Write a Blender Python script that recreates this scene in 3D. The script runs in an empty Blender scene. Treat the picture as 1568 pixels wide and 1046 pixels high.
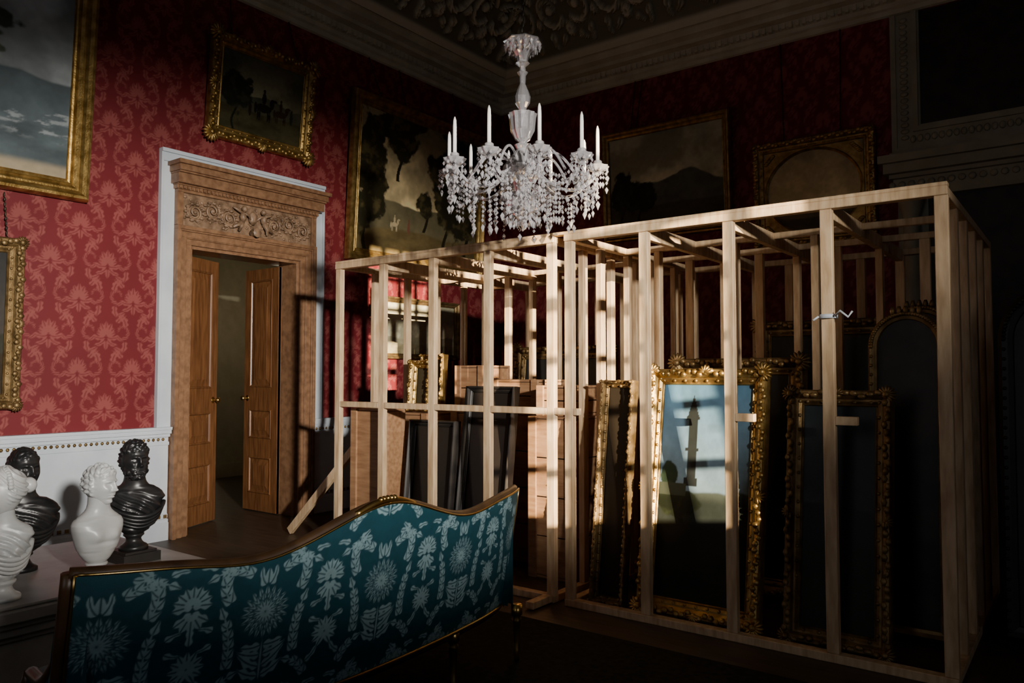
import bpy, math, random, numpy as np
from mathutils import Vector
random.seed(7)
D=bpy.data
PI=math.pi
# ------------------------------------------------------------------ materials
def newmat(name):
    m=D.materials.new(name); m.use_nodes=True
    nt=m.node_tree; b=nt.nodes['Principled BSDF']
    return m,nt,b
def mat(name,c1,c2=None,rough=.5,metal=0,scale=8,stretch=(1,1,1),bump=0,bscale=None,spec=.5,trans=0,detail=6,lo=.35,hi=.65):
    m,nt,b=newmat(name)
    b.inputs['Roughness'].default_value=rough
    b.inputs['Metallic'].default_value=metal
    b.inputs['Specular IOR Level'].default_value=spec
    b.inputs['Transmission Weight'].default_value=trans
    tc=nt.nodes.new('ShaderNodeTexCoord'); mp=nt.nodes.new('ShaderNodeMapping')
    mp.inputs['Scale'].default_value=stretch
    nt.links.new(tc.outputs['Object'],mp.inputs['Vector'])
    n=nt.nodes.new('ShaderNodeTexNoise'); n.inputs['Scale'].default_value=scale; n.inputs['Detail'].default_value=detail
    nt.links.new(mp.outputs['Vector'],n.inputs['Vector'])
    r=nt.nodes.new('ShaderNodeValToRGB')
    r.color_ramp.elements[0].position=lo; r.color_ramp.elements[1].position=hi
    r.color_ramp.elements[0].color=(*c1,1); r.color_ramp.elements[1].color=(*(c2 or c1),1)
    nt.links.new(n.outputs['Fac'],r.inputs['Fac']); nt.links.new(r.outputs['Color'],b.inputs['Base Color'])
    if bump:
        n2=nt.nodes.new('ShaderNodeTexNoise'); n2.inputs['Scale'].default_value=bscale or scale; n2.inputs['Detail'].default_value=4
        nt.links.new(mp.outputs['Vector'],n2.inputs['Vector'])
        bp=nt.nodes.new('ShaderNodeBump'); bp.inputs['Strength'].default_value=bump; bp.inputs['Distance'].default_value=.01
        nt.links.new(n2.outputs['Fac'],bp.inputs['Height']); nt.links.new(bp.outputs['Normal'],b.inputs['Normal'])
    return m
def colmat(name,rough=.5,bump=.1,bscale=120,spec=.3,sheen=0):
    m,nt,b=newmat(name)
    a=nt.nodes.new('ShaderNodeVertexColor'); a.layer_name='Col'
    nt.links.new(a.outputs['Color'],b.inputs['Base Color'])
    b.inputs['Roughness'].default_value=rough; b.inputs['Specular IOR Level'].default_value=spec
    tc=nt.nodes.new('ShaderNodeTexCoord')
    n=nt.nodes.new('ShaderNodeTexNoise'); n.inputs['Scale'].default_value=bscale
    nt.links.new(tc.outputs['Object'],n.inputs['Vector'])
    bp=nt.nodes.new('ShaderNodeBump'); bp.inputs['Strength'].default_value=bump; bp.inputs['Distance'].default_value=.004
    nt.links.new(n.outputs['Fac'],bp.inputs['Height']); nt.links.new(bp.outputs['Normal'],b.inputs['Normal'])
    return m
PINE=mat('pine',(.46,.30,.16),(.66,.48,.29),.6,scale=5,stretch=(6,6,1),bump=.1,bscale=20)
PINED=mat('pine_dark',(.24,.12,.055),(.36,.20,.10),.6,scale=5,stretch=(1,6,6),bump=.1)
OAK=mat('door_wood',(.12,.047,.017),(.21,.090,.033),.35,scale=4,stretch=(9,9,1),bump=.05)
OAKH=mat('doorcase_wood',(.17,.085,.042),(.27,.145,.074),.42,scale=6,stretch=(3,3,3),bump=.05)
OAKC=mat('carved_wood',(.12,.07,.038),(.30,.19,.115),.45,scale=14,bump=.2,bscale=60)
WHITE=mat('white_paint',(.50,.55,.60),(.60,.65,.69),.5,scale=3,bump=.05)
STONE=mat('plaster',(.46,.43,.31),(.58,.55,.42),.7,scale=4,bump=.15,bscale=30)
CEIL=mat('ceiling_plaster',(.28,.26,.19),(.40,.37,.29),.8,scale=4,bump=.15,bscale=30)
GILT=mat('gilt',(.26,.155,.04),(.54,.36,.12),.42,metal=.85,scale=14,bump=.25,bscale=60)
GILTD=mat('dark_gilt',(.13,.08,.028),(.30,.195,.08),.5,metal=.7,scale=14,bump=.25,bscale=60)
BLACKF=mat('black_frame',(.012,.01,.009),(.03,.025,.02),.5)
BRASS=mat('brass',(.45,.28,.08),(.6,.42,.15),.3,metal=1)
MARBLE=mat('marble',(.38,.39,.39),(.52,.52,.51),.35,scale=5,detail=10)
MARBLEG=mat('grey_marble',(.22,.22,.21),(.36,.36,.34),.35,scale=4,detail=10)
BRONZE=mat('bronze',(.010,.010,.011),(.020,.019,.019),.36,scale=10,spec=.5)
WAX=mat('candle_wax',(.78,.76,.70),(.82,.8,.74),.5)
CHAIN=mat('chain',(.03,.025,.02),(.06,.05,.03),.5,metal=.6)
FLOORM=mat('floor_boards',(.03,.019,.012),(.07,.045,.027),.45,scale=3,stretch=(1,8,1),bump=.05)
RUGM=mat('rug_weave',(.012,.011,.009),(.026,.023,.019),.95,scale=30,spec=.1)
SOFAW=mat('sofa_wood',(.03,.015,.007),(.07,.035,.014),.4,scale=8)
PALE=mat('pale_plaster',(.42,.37,.25),(.48,.43,.30),.8)
REDW=mat('red_plain',(.11,.009,.013),(.14,.012,.018),.8)
CANB=mat('canvas_back',(.10,.065,.035),(.17,.11,.06),.9,scale=6)
TEALP=mat('teal_plain',(.008,.045,.06),(.012,.06,.08),.6)
COL_WALL=colmat('red_damask',.55,.1,200,.3)
COL_SOFA=colmat('teal_damask',.5,.15,300,.35)
COL_PAINT=colmat('oil_painting',.42,.12,90,.3)
COL_CEIL=colmat('cove_plaster',.8,.15,60,.3)
GLASS,nt,b=newmat('cut_glass')
b.inputs['Base Color'].default_value=(.97,.96,.99,1); b.inputs['Roughness'].default_value=.03
b.inputs['Transmission Weight'].default_value=.80; b.inputs['IOR'].default_value=1.65
b.inputs['Specular IOR Level'].default_value=1.0

# ------------------------------------------------------------------ mesh tools
class MB:
    def __init__(s,M=None):
        s.v=[];s.f=[];s.m=[];s.s=[];s.n=0;s.M=np.eye(4) if M is None else M
    def add(s,V,F,mat=0,smooth=False,M=None):
        V=np.asarray(V,float).reshape(-1,3)
        T=s.M if M is None else s.M@M
        V=V@T[:3,:3].T+T[:3,3]
        s.v.append(V)
        n=s.n
        s.f.extend([tuple(i+n for i in f) for f in F]); s.m.extend([mat]*len(F)); s.s.extend([smooth]*len(F))
        s.n+=len(V)
    def box(s,x0,x1,y0,y1,z0,z1,mat=0,M=None):
        V=[(x0,y0,z0),(x1,y0,z0),(x1,y1,z0),(x0,y1,z0),(x0,y0,z1),(x1,y0,z1),(x1,y1,z1),(x0,y1,z1)]
        F=[(3,2,1,0),(4,5,6,7),(0,1,5,4),(1,2,6,5),(2,3,7,6),(3,0,4,7)]
        s.add(V,F,mat,False,M)
    def beam(s,p,q,w,d,mat=0,up=(0,0,1)):
        p=np.array(p,float);q=np.array(q,float);t=q-p;L=np.linalg.norm(t);t/=L
        up=np.array(up,float)
        a=np.cross(t,up)
        if np.linalg.norm(a)<1e-3:a=np.cross(t,(0,1,0))
        a/=np.linalg.norm(a);b_=np.cross(a,t)
        M=np.eye(4);M[:3,0]=a;M[:3,1]=t;M[:3,2]=b_;M[:3,3]=p
        s.box(-w/2,w/2,0,L,-d/2,d/2,mat,M)
    def tube(s,pts,rad,seg=8,mat=0,smooth=True,caps=True):
        P=np.array(pts,float);n=len(P)
        R=np.full(n,rad) if np.isscalar(rad) else np.array(rad,float)
        T=np.gradient(P,axis=0);T/=np.linalg.norm(T,axis=1)[:,None]+1e-12
        a=np.cross(T[0],(0,0,1))
        if np.linalg.norm(a)<1e-2:a=np.cross(T[0],(1,0,0))
        a/=np.linalg.norm(a);V=[]
        th=np.arange(seg)*2*PI/seg
        for i in range(n):
            a=a-T[i]*np.dot(a,T[i]);a/=np.linalg.norm(a)+1e-12
            b_=np.cross(T[i],a)
            V.append(P[i]+R[i]*(np.cos(th)[:,None]*a+np.sin(th)[:,None]*b_))
        F=[]
        for i in range(n-1):
            for j in range(seg):
                k=(j+1)%seg
                F.append((i*seg+j,i*seg+k,(i+1)*seg+k,(i+1)*seg+j))
        if caps:
            F.append(tuple(range(seg-1,-1,-1)));F.append(tuple(range((n-1)*seg,n*seg)))
        s.add(np.concatenate(V),F,mat,smooth)
    def lathe(s,prof,c=(0,0,0),seg=20,mat=0,smooth=True,sx=1,sy=1,scal=0,ns=0,yaw=0,disp=None):
        th=np.arange(seg)*2*PI/seg;V=[]
        for i,(r,z) in enumerate(prof):
            rr=r*(1+scal*np.cos(ns*th)) if ns else r*np.ones(seg)
            if disp is not None: rr=rr+disp(th,z)
            x=rr*sx*np.cos(th);y=rr*sy*np.sin(th)
            X=x*math.cos(yaw)-y*math.sin(yaw);Y=x*math.sin(yaw)+y*math.cos(yaw)
            V.append(np.stack([X+c[0],Y+c[1],np.full(seg,z+c[2])],1))
        F=[]
        n=len(prof)
        for i in range(n-1):
            for j in range(seg):
                k=(j+1)%seg;F.append((i*seg+j,i*seg+k,(i+1)*seg+k,(i+1)*seg+j))
        F.append(tuple(range(seg-1,-1,-1)));F.append(tuple(range((n-1)*seg,n*seg)))
        s.add(np.concatenate(V),F,mat,smooth)
    def ell(s,c,r,mat=0,seg=8,rings=5,M=None,smooth=True):
        r=(r,r,r) if np.isscalar(r) else r
        V=[(c[0],c[1],c[2]-r[2])]
        for i in range(1,rings):
            a=-PI/2+PI*i/rings
            for j in range(seg):
                t=2*PI*j/seg;V.append((c[0]+r[0]*math.cos(a)*math.cos(t),c[1]+r[1]*math.cos(a)*math.sin(t),c[2]+r[2]*math.sin(a)))
        V.append((c[0],c[1],c[2]+r[2]));F=[]
        for j in range(seg):F.append((0,1+(j+1)%seg,1+j))
        for i in range(rings-2):
            for j in range(seg):
                k=(j+1)%seg;F.append((1+i*seg+j,1+i*seg+k,1+(i+1)*seg+k,1+(i+1)*seg+j))
        L=len(V)-1
        for j in range(seg):F.append((L,1+(rings-2)*seg+j,1+(rings-2)*seg+(j+1)%seg))
        s.add(V,F,mat,smooth,M)
    def octa(s,c,rx,rz,mat=0,lowk=1.0):
        x,y,z=c
        a=random.random()*PI
        V=[(x+rx*math.cos(a+k*PI/3),y+rx*math.sin(a+k*PI/3),z) for k in range(6)]+[(x,y,z+rz),(x,y,z-rz*lowk)]
        s.add(V,[(k,(k+1)%6,6) for k in range(6)]+[((k+1)%6,k,7) for k in range(6)],mat)
    def frame(s,w,h,prof,mat=0,M=None,smooth=False):
        V=[]
        for d,n in prof:
            a=w/2+d;b_=h/2+d
            V+=[(-a,-b_,n),(a,-b_,n),(a,b_,n),(-a,b_,n)]
        F=[]
        for i in range(len(prof)-1):
            for j in range(4):
                k=(j+1)%4;F.append((i*4+j,(i+1)*4+j,(i+1)*4+k,i*4+k))
        s.add(V,F,mat,smooth,M)
    def loft(s,rings,mat=0,smooth=True):
        seg=len(rings[0]);F=[];n=len(rings)
        for i in range(n-1):
            for j in range(seg):
                k=(j+1)%seg;F.append((i*seg+j,i*seg+k,(i+1)*seg+k,(i+1)*seg+j))
        F.append(tuple(range(seg-1,-1,-1)));F.append(tuple(range((n-1)*seg,n*seg)))
        s.add(np.concatenate(rings),F,mat,smooth)
    def build(s,name,mats,parent=None,bevel=0):
        me=D.meshes.new(name);me.from_pydata(np.concatenate(s.v).tolist(),[],s.f)
        for m in mats:me.materials.append(m)
        me.polygons.foreach_set('material_index',s.m);me.polygons.foreach_set('use_smooth',s.s)
        me.update()
        o=D.objects.new(name,me);bpy.context.scene.collection.objects.link(o)
        if parent:o.parent=parent
        if bevel:
            md=o.modifiers.new('bevel','BEVEL');md.width=bevel;md.segments=1;md.limit_method='ANGLE'
        return o
def empty(name):
    o=D.objects.new(name,None);o.empty_display_size=.1;bpy.context.scene.collection.objects.link(o);return o
def gridobj(name,P,C,mat,parent=None,smooth=True):
    H,W,_=P.shape;me=D.meshes.new(name);nv=H*W;nf=(H-1)*(W-1)
    me.vertices.add(nv);me.vertices.foreach_set('co',P.reshape(-1).astype(np.float32))
    idx=np.arange(nv,dtype=np.int32).reshape(H,W)
    q=np.stack([idx[:-1,:-1],idx[:-1,1:],idx[1:,1:],idx[1:,:-1]],-1).reshape(-1)
    me.loops.add(nf*4);me.loops.foreach_set('vertex_index',q)
    me.polygons.add(nf);me.polygons.foreach_set('loop_start',np.arange(0,nf*4,4,dtype=np.int32))
    me.update(calc_edges=True)
    me.polygons.foreach_set('use_smooth',np.full(nf,smooth))
    if C is not None:
        a=me.color_attributes.new('Col','FLOAT_COLOR','POINT')
        c4=np.ones((nv,4),np.float32);c4[:,:3]=C.reshape(-1,3);a.data.foreach_set('color',c4.reshape(-1))
    me.materials.append(mat);me.validate();me.update()
    o=D.objects.new(name,me);bpy.context.scene.collection.objects.link(o)
    if parent:o.parent=parent
    return o
def vnoise(X,Y,seed=0):
    r=np.random.default_rng(seed).random((64,64))
    xi=np.floor(X).astype(int);yi=np.floor(Y).astype(int);fx=X-xi;fy=Y-yi
    fx=fx*fx*(3-2*fx);fy=fy*fy*(3-2*fy)
    g=lambda a,b_:r[b_%64,a%64]
    return (g(xi,yi)*(1-fx)+g(xi+1,yi)*fx)*(1-fy)+(g(xi,yi+1)*(1-fx)+g(xi+1,yi+1)*fx)*fy
def fbm(X,Y,sc,o=5,seed=0):
    t=0;a=.5;n=0
    for i in range(o):
        t=t+a*vnoise(X*sc+i*7.3,Y*sc+i*3.1,seed+i);n+=a;a*=.55;sc*=2.03
    return t/n
def sst(x,a,b_):
    t=np.clip((x-a)/(b_-a),0,1);return t*t*(3-2*t)

# ------------------------------------------------------------------ ornament tiles
class Tile:
    def __init__(s,W,H,n):
        s.W=W;s.H=H;s.nx=int(W*n);s.ny=int(H*n)
        s.X,s.Y=np.meshgrid((np.arange(s.nx)+.5)/n-W/2,(np.arange(s.ny)+.5)/n-H/2)
        s.m=np.zeros_like(s.X);s.e=1.2/n
    def leaf(s,cx,cy,ang,L,w,k=0,ser=0,vein=True,val=1,cut=False):
        for ox in (-s.W,0,s.W):
            for oy in (-s.H,0,s.H):
                for sg in (1,-1):
                    if abs(ox+sg*cx)-L>s.W/2 or abs(oy+cy)-L>s.H/2: continue
                    x=(s.X-ox)*sg-cx;y=s.Y-oy-cy
                    a=x*math.cos(ang)+y*math.sin(ang);b_=-x*math.sin(ang)+y*math.cos(ang)
                    b_=b_-k*a*a/L
                    t=np.clip(a/L,0,1)
                    ww=w*np.sin(PI*t**.75)**.8
                    if ser:ww=ww*(1+.3*np.sin(a*ser))
                    d=ww-np.abs(b_)
                    d=np.where((a<0)|(a>L),-1,d)
                    f=sst(d,-s.e*.3,s.e)
                    if vein:f=f*sst(np.abs(b_),.06*w,.06*w+s.e*1.3)
                    if cut:s.m=s.m*(1-f)
                    else:s.m=np.maximum(s.m,f*val)
    def ring(s,cx,cy,r,w,val=1,a0=-9,a1=9):
        for ox in (-s.W,0,s.W):
            for oy in (-s.H,0,s.H):
                for sg in (1,-1):
                    x=(s.X-ox)*sg-cx;y=s.Y-oy-cy
                    d=w-np.abs(np.hypot(x,y)-r);th=np.arctan2(y,x)
                    f=sst(d,-s.e*.3,s.e)*((th>=a0)&(th<=a1))
                    s.m=np.maximum(s.m,f*val)
    def scroll(s,cx,cy,r,a0,turn,n,L,w,ser=0,k=.5):
        sg=1 if turn>0 else -1
        for i in range(n):
            t=i/(n-1);a=a0+turn*t;rr=r*(1-.65*t)
            s.leaf(cx+rr*math.cos(a),cy+rr*math.sin(a),a+sg*1.1,L*(1-.5*t),w*(1-.4*t),k=k*sg,ser=ser)
    def halfdrop(s):
        s.m=np.maximum(s.m,np.roll(np.roll(s.m,s.nx//2,1),s.ny//2,0))
    def sample(s,U,V):
        x=(U/s.W%1)*s.nx-.5;y=(V/s.H%1)*s.ny-.5
        xi=np.floor(x).astype(int);yi=np.floor(y).astype(int);fx=x-xi;fy=y-yi
        g=lambda a,b_:s.m[b_%s.ny,a%s.nx]
        return (g(xi,yi)*(1-fx)+g(xi+1,yi)*fx)*(1-fy)+(g(xi,yi+1)*(1-fx)+g(xi+1,yi+1)*fx)*fy
r_=math.radians
TW=Tile(.46,.62,300)
for a,L in ((90,.13),(66,.12),(42,.10),(18,.09)):TW.leaf(0,-.02,r_(a),L,.026)
TW.leaf(.01,-.04,r_(-20),.11,.024,k=.6,ser=110);TW.leaf(.01,-.06,r_(-55),.10,.022,k=.5,ser=110)
TW.leaf(0,-.08,r_(-90),.07,.02)
TW.scroll(.135,.02,.06,-2.2,4.6,8,.065,.017)
TW.leaf(.17,.06,r_(95),.12,.030,k=.4,ser=120);TW.leaf(.09,.09,r_(65),.11,.024,k=-.5,ser=120)
TW.leaf(.16,-.07,r_(-80),.11,.026,k=-.4,ser=120);TW.leaf(.07,-.12,r_(-40),.09,.018,k=.3)
TW.halfdrop()
# sofa damask: chrysanthemum medallions, leafy stems and palmettes
TS=Tile(.62,.60,420)
for R,n_,w_,off in ((.115,20,.015,0),(.088,18,.013,9),(.060,14,.011,0)):
    for q in range(n_):
        a=90+off+q*360/n_
        if math.cos(r_(a))<-.001:continue
        TS.leaf(0,.03,r_(a),R+.007,w_+.005,cut=True,vein=False)
    for q in range(n_):
        a=90+off+q*360/n_
        if math.cos(r_(a))<-.001:continue
        TS.leaf(0,.03,r_(a),R,w_)
TS.leaf(0,.15,r_(90),.065,.018);TS.leaf(.008,.145,r_(45),.075,.018,k=.5,ser=120)
TS.leaf(0,-.26,r_(90),.18,.006,vein=False)
for yy_,L,an in ((-.24,.11,10),(-.20,.12,18),(-.15,.11,0),(-.11,.09,-14)):
    TS.leaf(.006,yy_,r_(an),L,.020,k=.35,ser=120)
def spray(cx,cy,ang,n,dl,L,w,curve):
    x,y,a=cx,cy,ang
    for i in range(n):
        TS.leaf(x,y,a+.8,L*(1-.06*i),w,k=-.3,ser=120);TS.leaf(x,y,a-.8,L*(1-.06*i),w,k=.3,ser=120)
        TS.leaf(x,y,a,dl*1.3,.005,vein=False)
        x+=dl*math.cos(a);y+=dl*math.sin(a);a+=curve
    TS.leaf(x,y,a,L*1.2,w*1.2,ser=120)
spray(.15,-.17,r_(95),5,.042,.050,.013,-.10)
spray(.155,.10,r_(60),4,.042,.052,.014,.35)
spray(.07,.20,r_(30),4,.038,.046,.012,-.25)
spray(.22,-.29,r_(120),3,.038,.044,.012,.25)
for a in (90,66,42,18,-6):TS.leaf(.31,.12,r_(a),.085,.018,ser=140);TS.leaf(.31,.12,r_(180-a),.085,.018,ser=140)
for a in (-90,-60,-32):TS.leaf(.31,.09,r_(a),.085,.017,ser=130);TS.leaf(.31,.09,r_(180-a),.085,.017,ser=130)
for a in (90,60,30,0,-30,-60):TS.leaf(.31,-.13,r_(a),.075,.017);TS.leaf(.31,-.13,r_(180-a),.075,.017)
TS.leaf(.31,-.04,r_(90),.08,.016,ser=140);TS.leaf(.22,-.24,r_(20),.08,.015,k=.5,ser=140);TS.leaf(.09,.26,r_(-20),.08,.014,k=.5,ser=140)
TS.leaf(.22,.25,r_(30),.07,.014,k=-.4,ser=140);TS.leaf(.22,.0,r_(40),.06,.013,k=-.4,ser=140);TS.leaf(.22,-.05,r_(-40),.06,.013,k=.4,ser=140)
# acanthus for ceiling relief
TC=Tile(.80,.9,150)
TC.scroll(.19,.0,.15,-2.6,5.6,13,.12,.032,k=.5);TC.ring(.19,.0,.15,.014,a0=-2.6,a1=2.8);TC.ring(.19,.0,.02,.025)
for a in range(90,-100,-30):TC.leaf(0,.24,r_(a),.11,.026)
for a in range(90,-100,-30):TC.leaf(0,-.2,r_(a),.09,.024)
TC.leaf(.30,.2,r_(110),.16,.04,k=.4,ser=60);TC.leaf(.27,-.2,r_(-70),.16,.04,k=-.4,ser=60)
TC.leaf(.1,-.24,r_(-60),.14,.03,k=.4,ser=60);TC.leaf(.38,.1,r_(60),.14,.03);TC.leaf(.38,-.05,r_(-60),.14,.03)

# ------------------------------------------------------------------ room shell
XL=-6.8; YF=8.8; ZC=5.28; XR=4.5; YB0=-3
wl=MB()
T=.3
oy0,oy1,oz=3.97,5.23,2.72
wl.box(XL-T,XL-.002,YB0,oy0,0,6.4);wl.box(XL-T,XL-.002,oy1,YF+.3,0,6.4);wl.box(XL-T,XL-.002,oy0,oy1,oz,6.4)
wall_left=wl.build('wall_left',[REDW])
def damask(name,parent,origin,du,u0,u1,z0,z1,res,n):
    nu=max(2,int((u1-u0)/res));nz=max(2,int((z1-z0)/res))
    U,V=np.meshgrid(np.linspace(u0,u1,nu),np.linspace(z0,z1,nz))
    m=TW.sample(U,V)
    nz_=fbm(U,V,1.3,3,5)[...,None]
    c0=np.array([.145,.014,.018]);c1=np.array([.25,.060,.054])
    C=(c0*(1-m[...,None])+c1*m[...,None])*(.8+.4*nz_)
    P=np.zeros(U.shape+(3,));P[...]=np.array(origin)
    P+=U[...,None]*np.array(du)+V[...,None]*np.array((0,0,1))
    gridobj(name,P,C,COL_WALL,parent)
damask('damask_near',wall_left,(XL,0,0),(0,1,0),YB0,1.5,1.0,5.3,.03,0)
damask('damask_main',wall_left,(XL,0,0),(0,1,0),1.5,3.72,1.0,5.3,.0075,0)
damask('damask_over_door',wall_left,(XL,0,0),(0,1,0),3.72,5.5,3.5,5.3,.012,0)
damask('damask_right',wall_left,(XL,0,0),(0,1,0),5.5,YF,1.0,5.3,.012,0)
wf=MB();wf.box(XL-T,XR,YF+.002,YF+.3,0,6.4)
wall_far=wf.build('wall_far',[REDW])
damask('damask_far',wall_far,(0,YF,0),(1,0,0),XL,XR,1.0,5.3,.022,0)
fl=MB();fl.box(-11,XR+.3,YB0-.3,YF+.3,-.1,0);fl.build('floor',[FLOORM])
ce=MB();ce.box(XL-T,XR+.3,YB0-.3,YF+.3,6.36,6.46);ce.build('ceiling',[CEIL])
rg=MB();rg.box(-3.5,3.2,-2,3.9,0,.012);rg.build('rug',[RUGM])
WY0,WY1,WZ0,WZ1=.10,1.25,1.3,4.3
wr=MB()
wr.box(XR,XR+.3,YB0-.3,WY0,0,6.4);wr.box(XR,XR+.3,WY1,YF+.3,0,6.4);wr.box(XR,XR+.3,WY0,WY1,0,WZ0);wr.box(XR,XR+.3,WY0,WY1,WZ1,6.4)
wr.build('wall_right',[REDW])
BX0,BX1=-2.2,-.8
wb=MB()
wb.box(XL-T,BX0,YB0-.3,YB0,0,6.4);wb.box(BX1,XR,YB0-.3,YB0,0,6.4);wb.box(BX0,BX1,YB0-.3,YB0,0,1.3);wb.box(BX0,BX1,YB0-.3,YB0,4.3,6.4)
wb.build('wall_back',[REDW])
wn=MB()
for i in range(5):
    y=WY0+(WY1-WY0)*i/4;wn.box(XR+.12,XR+.16,y-.03,y+.03,WZ0,WZ1)
for i in range(9):
    z=WZ0+(WZ1-WZ0)*i/8;k=.05 if i==4 else .03;wn.box(XR+.115,XR+.165,WY0,WY1,z-k,z+k)
for y0,y1 in ((WY0-.12,WY0),(WY1,WY1+.12)):wn.box(XR-.04,XR,y0,y1,WZ0-.1,WZ1+.12)
wn.box(XR-.04,XR,WY0-.12,WY1+.12,WZ1,WZ1+.14);wn.box(XR-.08,XR,WY0-.15,WY1+.15,WZ0-.06,WZ0)
wn.build('window_1',[WHITE])
wn=MB()
for i in range(5):
    x=BX0+(BX1-BX0)*i/4;wn.box(x-.014,x+.014,YB0-.16,YB0-.12,1.3,4.3)
for i in range(9):
    z=1.3+3*i/8;wn.box(BX0,BX1,YB0-.165,YB0-.115,z-.014,z+.014)
for x0,x1 in ((BX0-.12,BX0),(BX1,BX1+.12)):wn.box(x0,x1,YB0,YB0+.04,1.2,4.42)
wn.box(BX0-.12,BX1+.12,YB0,YB0+.04,4.3,4.44);wn.box(BX0-.15,BX1+.15,YB0,YB0+.08,1.24,1.3)
wn.build('added_fill_window',[WHITE])  # unseen back-wall window, added as an opening for fill light
# unseen tall cabinet, added to shade the near end of the sofa
cb=MB();dyc=-.15
cb.box(3.30,3.70,-1.75+dyc,-.20+dyc,.08,2.50);cb.box(3.26,3.72,-1.79+dyc,-.16+dyc,0,.10)
cb.box(3.27,3.72,-1.78+dyc,-.17+dyc,2.50,2.54);cb.box(3.24,3.74,-1.81+dyc,-.14+dyc,2.54,2.60)
for y0,y1 in ((-1.70+dyc,-.99+dyc),(-.96+dyc,-.25+dyc)):
    for z0,z1 in ((.16,.95),(1.02,2.44)):
        Mm=np.eye(4);Mm[:3,0]=(0,-1,0);Mm[:3,1]=(0,0,1);Mm[:3,2]=(-1,0,0);Mm[:3,3]=(3.30,(y0+y1)/2,(z0+z1)/2)
        cb.frame(y1-y0-.16,z1-z0-.16,[(0,.002),(.01,.014),(.03,.018),(.08,.014),(.08,0)],0,Mm)
cb.ell((3.27,-1.02+dyc,1.2),.018,1);cb.ell((3.27,-.93+dyc,1.2),.018,1)
cb.build('shade_cabinet',[SOFAW,BRASS],bevel=.004)
# cornice + cove
def sweepL(prof,name,mat_,x1=XR,y0=YB0):
    n=len(prof);V=[];F=[]
    for i,z in prof:V+=[(XL+i,y0,z),(XL+i,YF-i,z),(x1,YF-i,z)]
    for k in range(n-1):
        a=k*3;F+=[(a,a+3,a+4,a+1),(a+1,a+4,a+5,a+2)]
    m=MB();m.add(V,[f[::-1] for f in F]);return m
cn=sweepL([(0,ZC),(.03,ZC+.01),(.03,ZC+.06),(.06,ZC+.075),(.06,ZC+.12),(.10,ZC+.15),(.11,ZC+.20),(.20,ZC+.215),(.20,ZC+.26),(.28,ZC+.29),(.32,ZC+.35),(.34,ZC+.36),(.34,ZC+.39)],'c',STONE)
y=-2.9
while y<YF-.15:
    cn.box(XL+.05,XL+.12,y,y+.04,ZC+.125,ZC+.19);y+=.075
x=XL+.2
while x<4.4:
    cn.box(x,x+.04,YF-.12,YF-.05,ZC+.125,ZC+.19);x+=.075
cn.build('trim_cornice',[STONE])
def cove(side):
    L=np.linspace(0,1,760);t=np.linspace(0,1,80);S,Tt=np.meshgrid(L,t)
    ins=.34+.95*Tt;zz=ZC+.39+.69*np.sin(Tt*PI/2*.95)
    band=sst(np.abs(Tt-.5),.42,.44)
    if side=='l':
        y0=-3;ye=YF-ins;Y=y0+(ye-y0)*S;X=XL+ins
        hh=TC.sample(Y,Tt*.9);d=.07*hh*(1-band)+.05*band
        P=np.stack([X+d*.6,Y,zz-d*.8],-1)[:,::-1]
    else:
        x0=XL+ins;X=x0+(XR-x0)*S;Y=YF-ins
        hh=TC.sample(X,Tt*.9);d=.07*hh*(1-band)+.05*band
        P=np.stack([X,Y-d*.6,zz-d*.8],-1)[:,::-1]
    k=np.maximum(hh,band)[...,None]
    C=(np.array((.20,.18,.12))*(1-k)+np.array((.62,.58,.43))*k)[:,::-1]  # recessed ground darkened, raised ornament lightened in colour to imitate relief shading
    return P,C
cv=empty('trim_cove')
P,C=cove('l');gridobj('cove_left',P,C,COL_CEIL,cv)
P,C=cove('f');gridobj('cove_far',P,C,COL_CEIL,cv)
# dado
def dado(side,u0,u1,name):
    m=MB(np.array([[0,0,1,XL],[1,0,0,0],[0,1,0,0],[0,0,0,1.]]) if side=='l' else np.array([[1,0,0,0],[0,0,-1,YF],[0,1,0,0],[0,0,0,1.]]))
    m.box(u0,u1,.0,.98,-.001,.02)
    for z0,z1,d in ((0,.16,.05),(.16,.19,.04),(.20,.235,.03),(.86,.89,.035),(.935,.965,.05),(.965,1.0,.075),(1.0,1.025,.09)):
        m.box(u0,u1,z0,z1,0,d)
    u=u0+.02
    while u<u1-.03:
        m.ell((u,.912,.03),(.014,.016,.01),1,6,4);u+=.045
    u=u0+.02
    while u<u1-.03 and side=='l':
        m.box(u,u+.03,.198,.228,.02,.038,1);u+=.06
    return m.build(name,[WHITE,GILTD])
dado('l',YB0+.01,3.79,'trim_dado_left');dado('l',5.41,YF-.05,'trim_dado_door_side');dado('f',XL+.1,-1.7,'trim_dado_far')
# ------------------------------------------------------------------ door 1
dc=MB(np.array([[0,0,1,XL],[1,0,0,0],[0,1,0,0],[0,0,0,1.]]))
dc.box(3.68,3.80,1.0,3.47,0,.035,1);dc.box(5.40,5.52,1.0,3.47,0,.035,1);dc.box(3.68,5.52,3.47,3.55,0,.05,1)
dc.box(3.66,3.68,1.0,3.55,0,.055,1);dc.box(5.52,5.54,1.0,3.55,0,.055,1);dc.box(3.66,5.54,3.55,3.585,0,.07,1)
ST=((0,.055,.045),(.055,.065,.06),(.065,.12,.065),(.12,.135,.085),(.135,.17,.10))
for a0,a1 in ((oy0,3.80),(oy1,5.40)):
    sg=1 if a1>a0 else -1
    for k,(d0,d1,p) in enumerate(ST):
        x0,x1=sorted((a0+sg*d0,a0+sg*d1));dc.box(x0,x1,0,2.72+d0,0,p,0)
for d0,d1,p in ST:
    dc.box(oy0-d1,oy1+d1,2.72+d0,2.72+d1,0,p,0)
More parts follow.
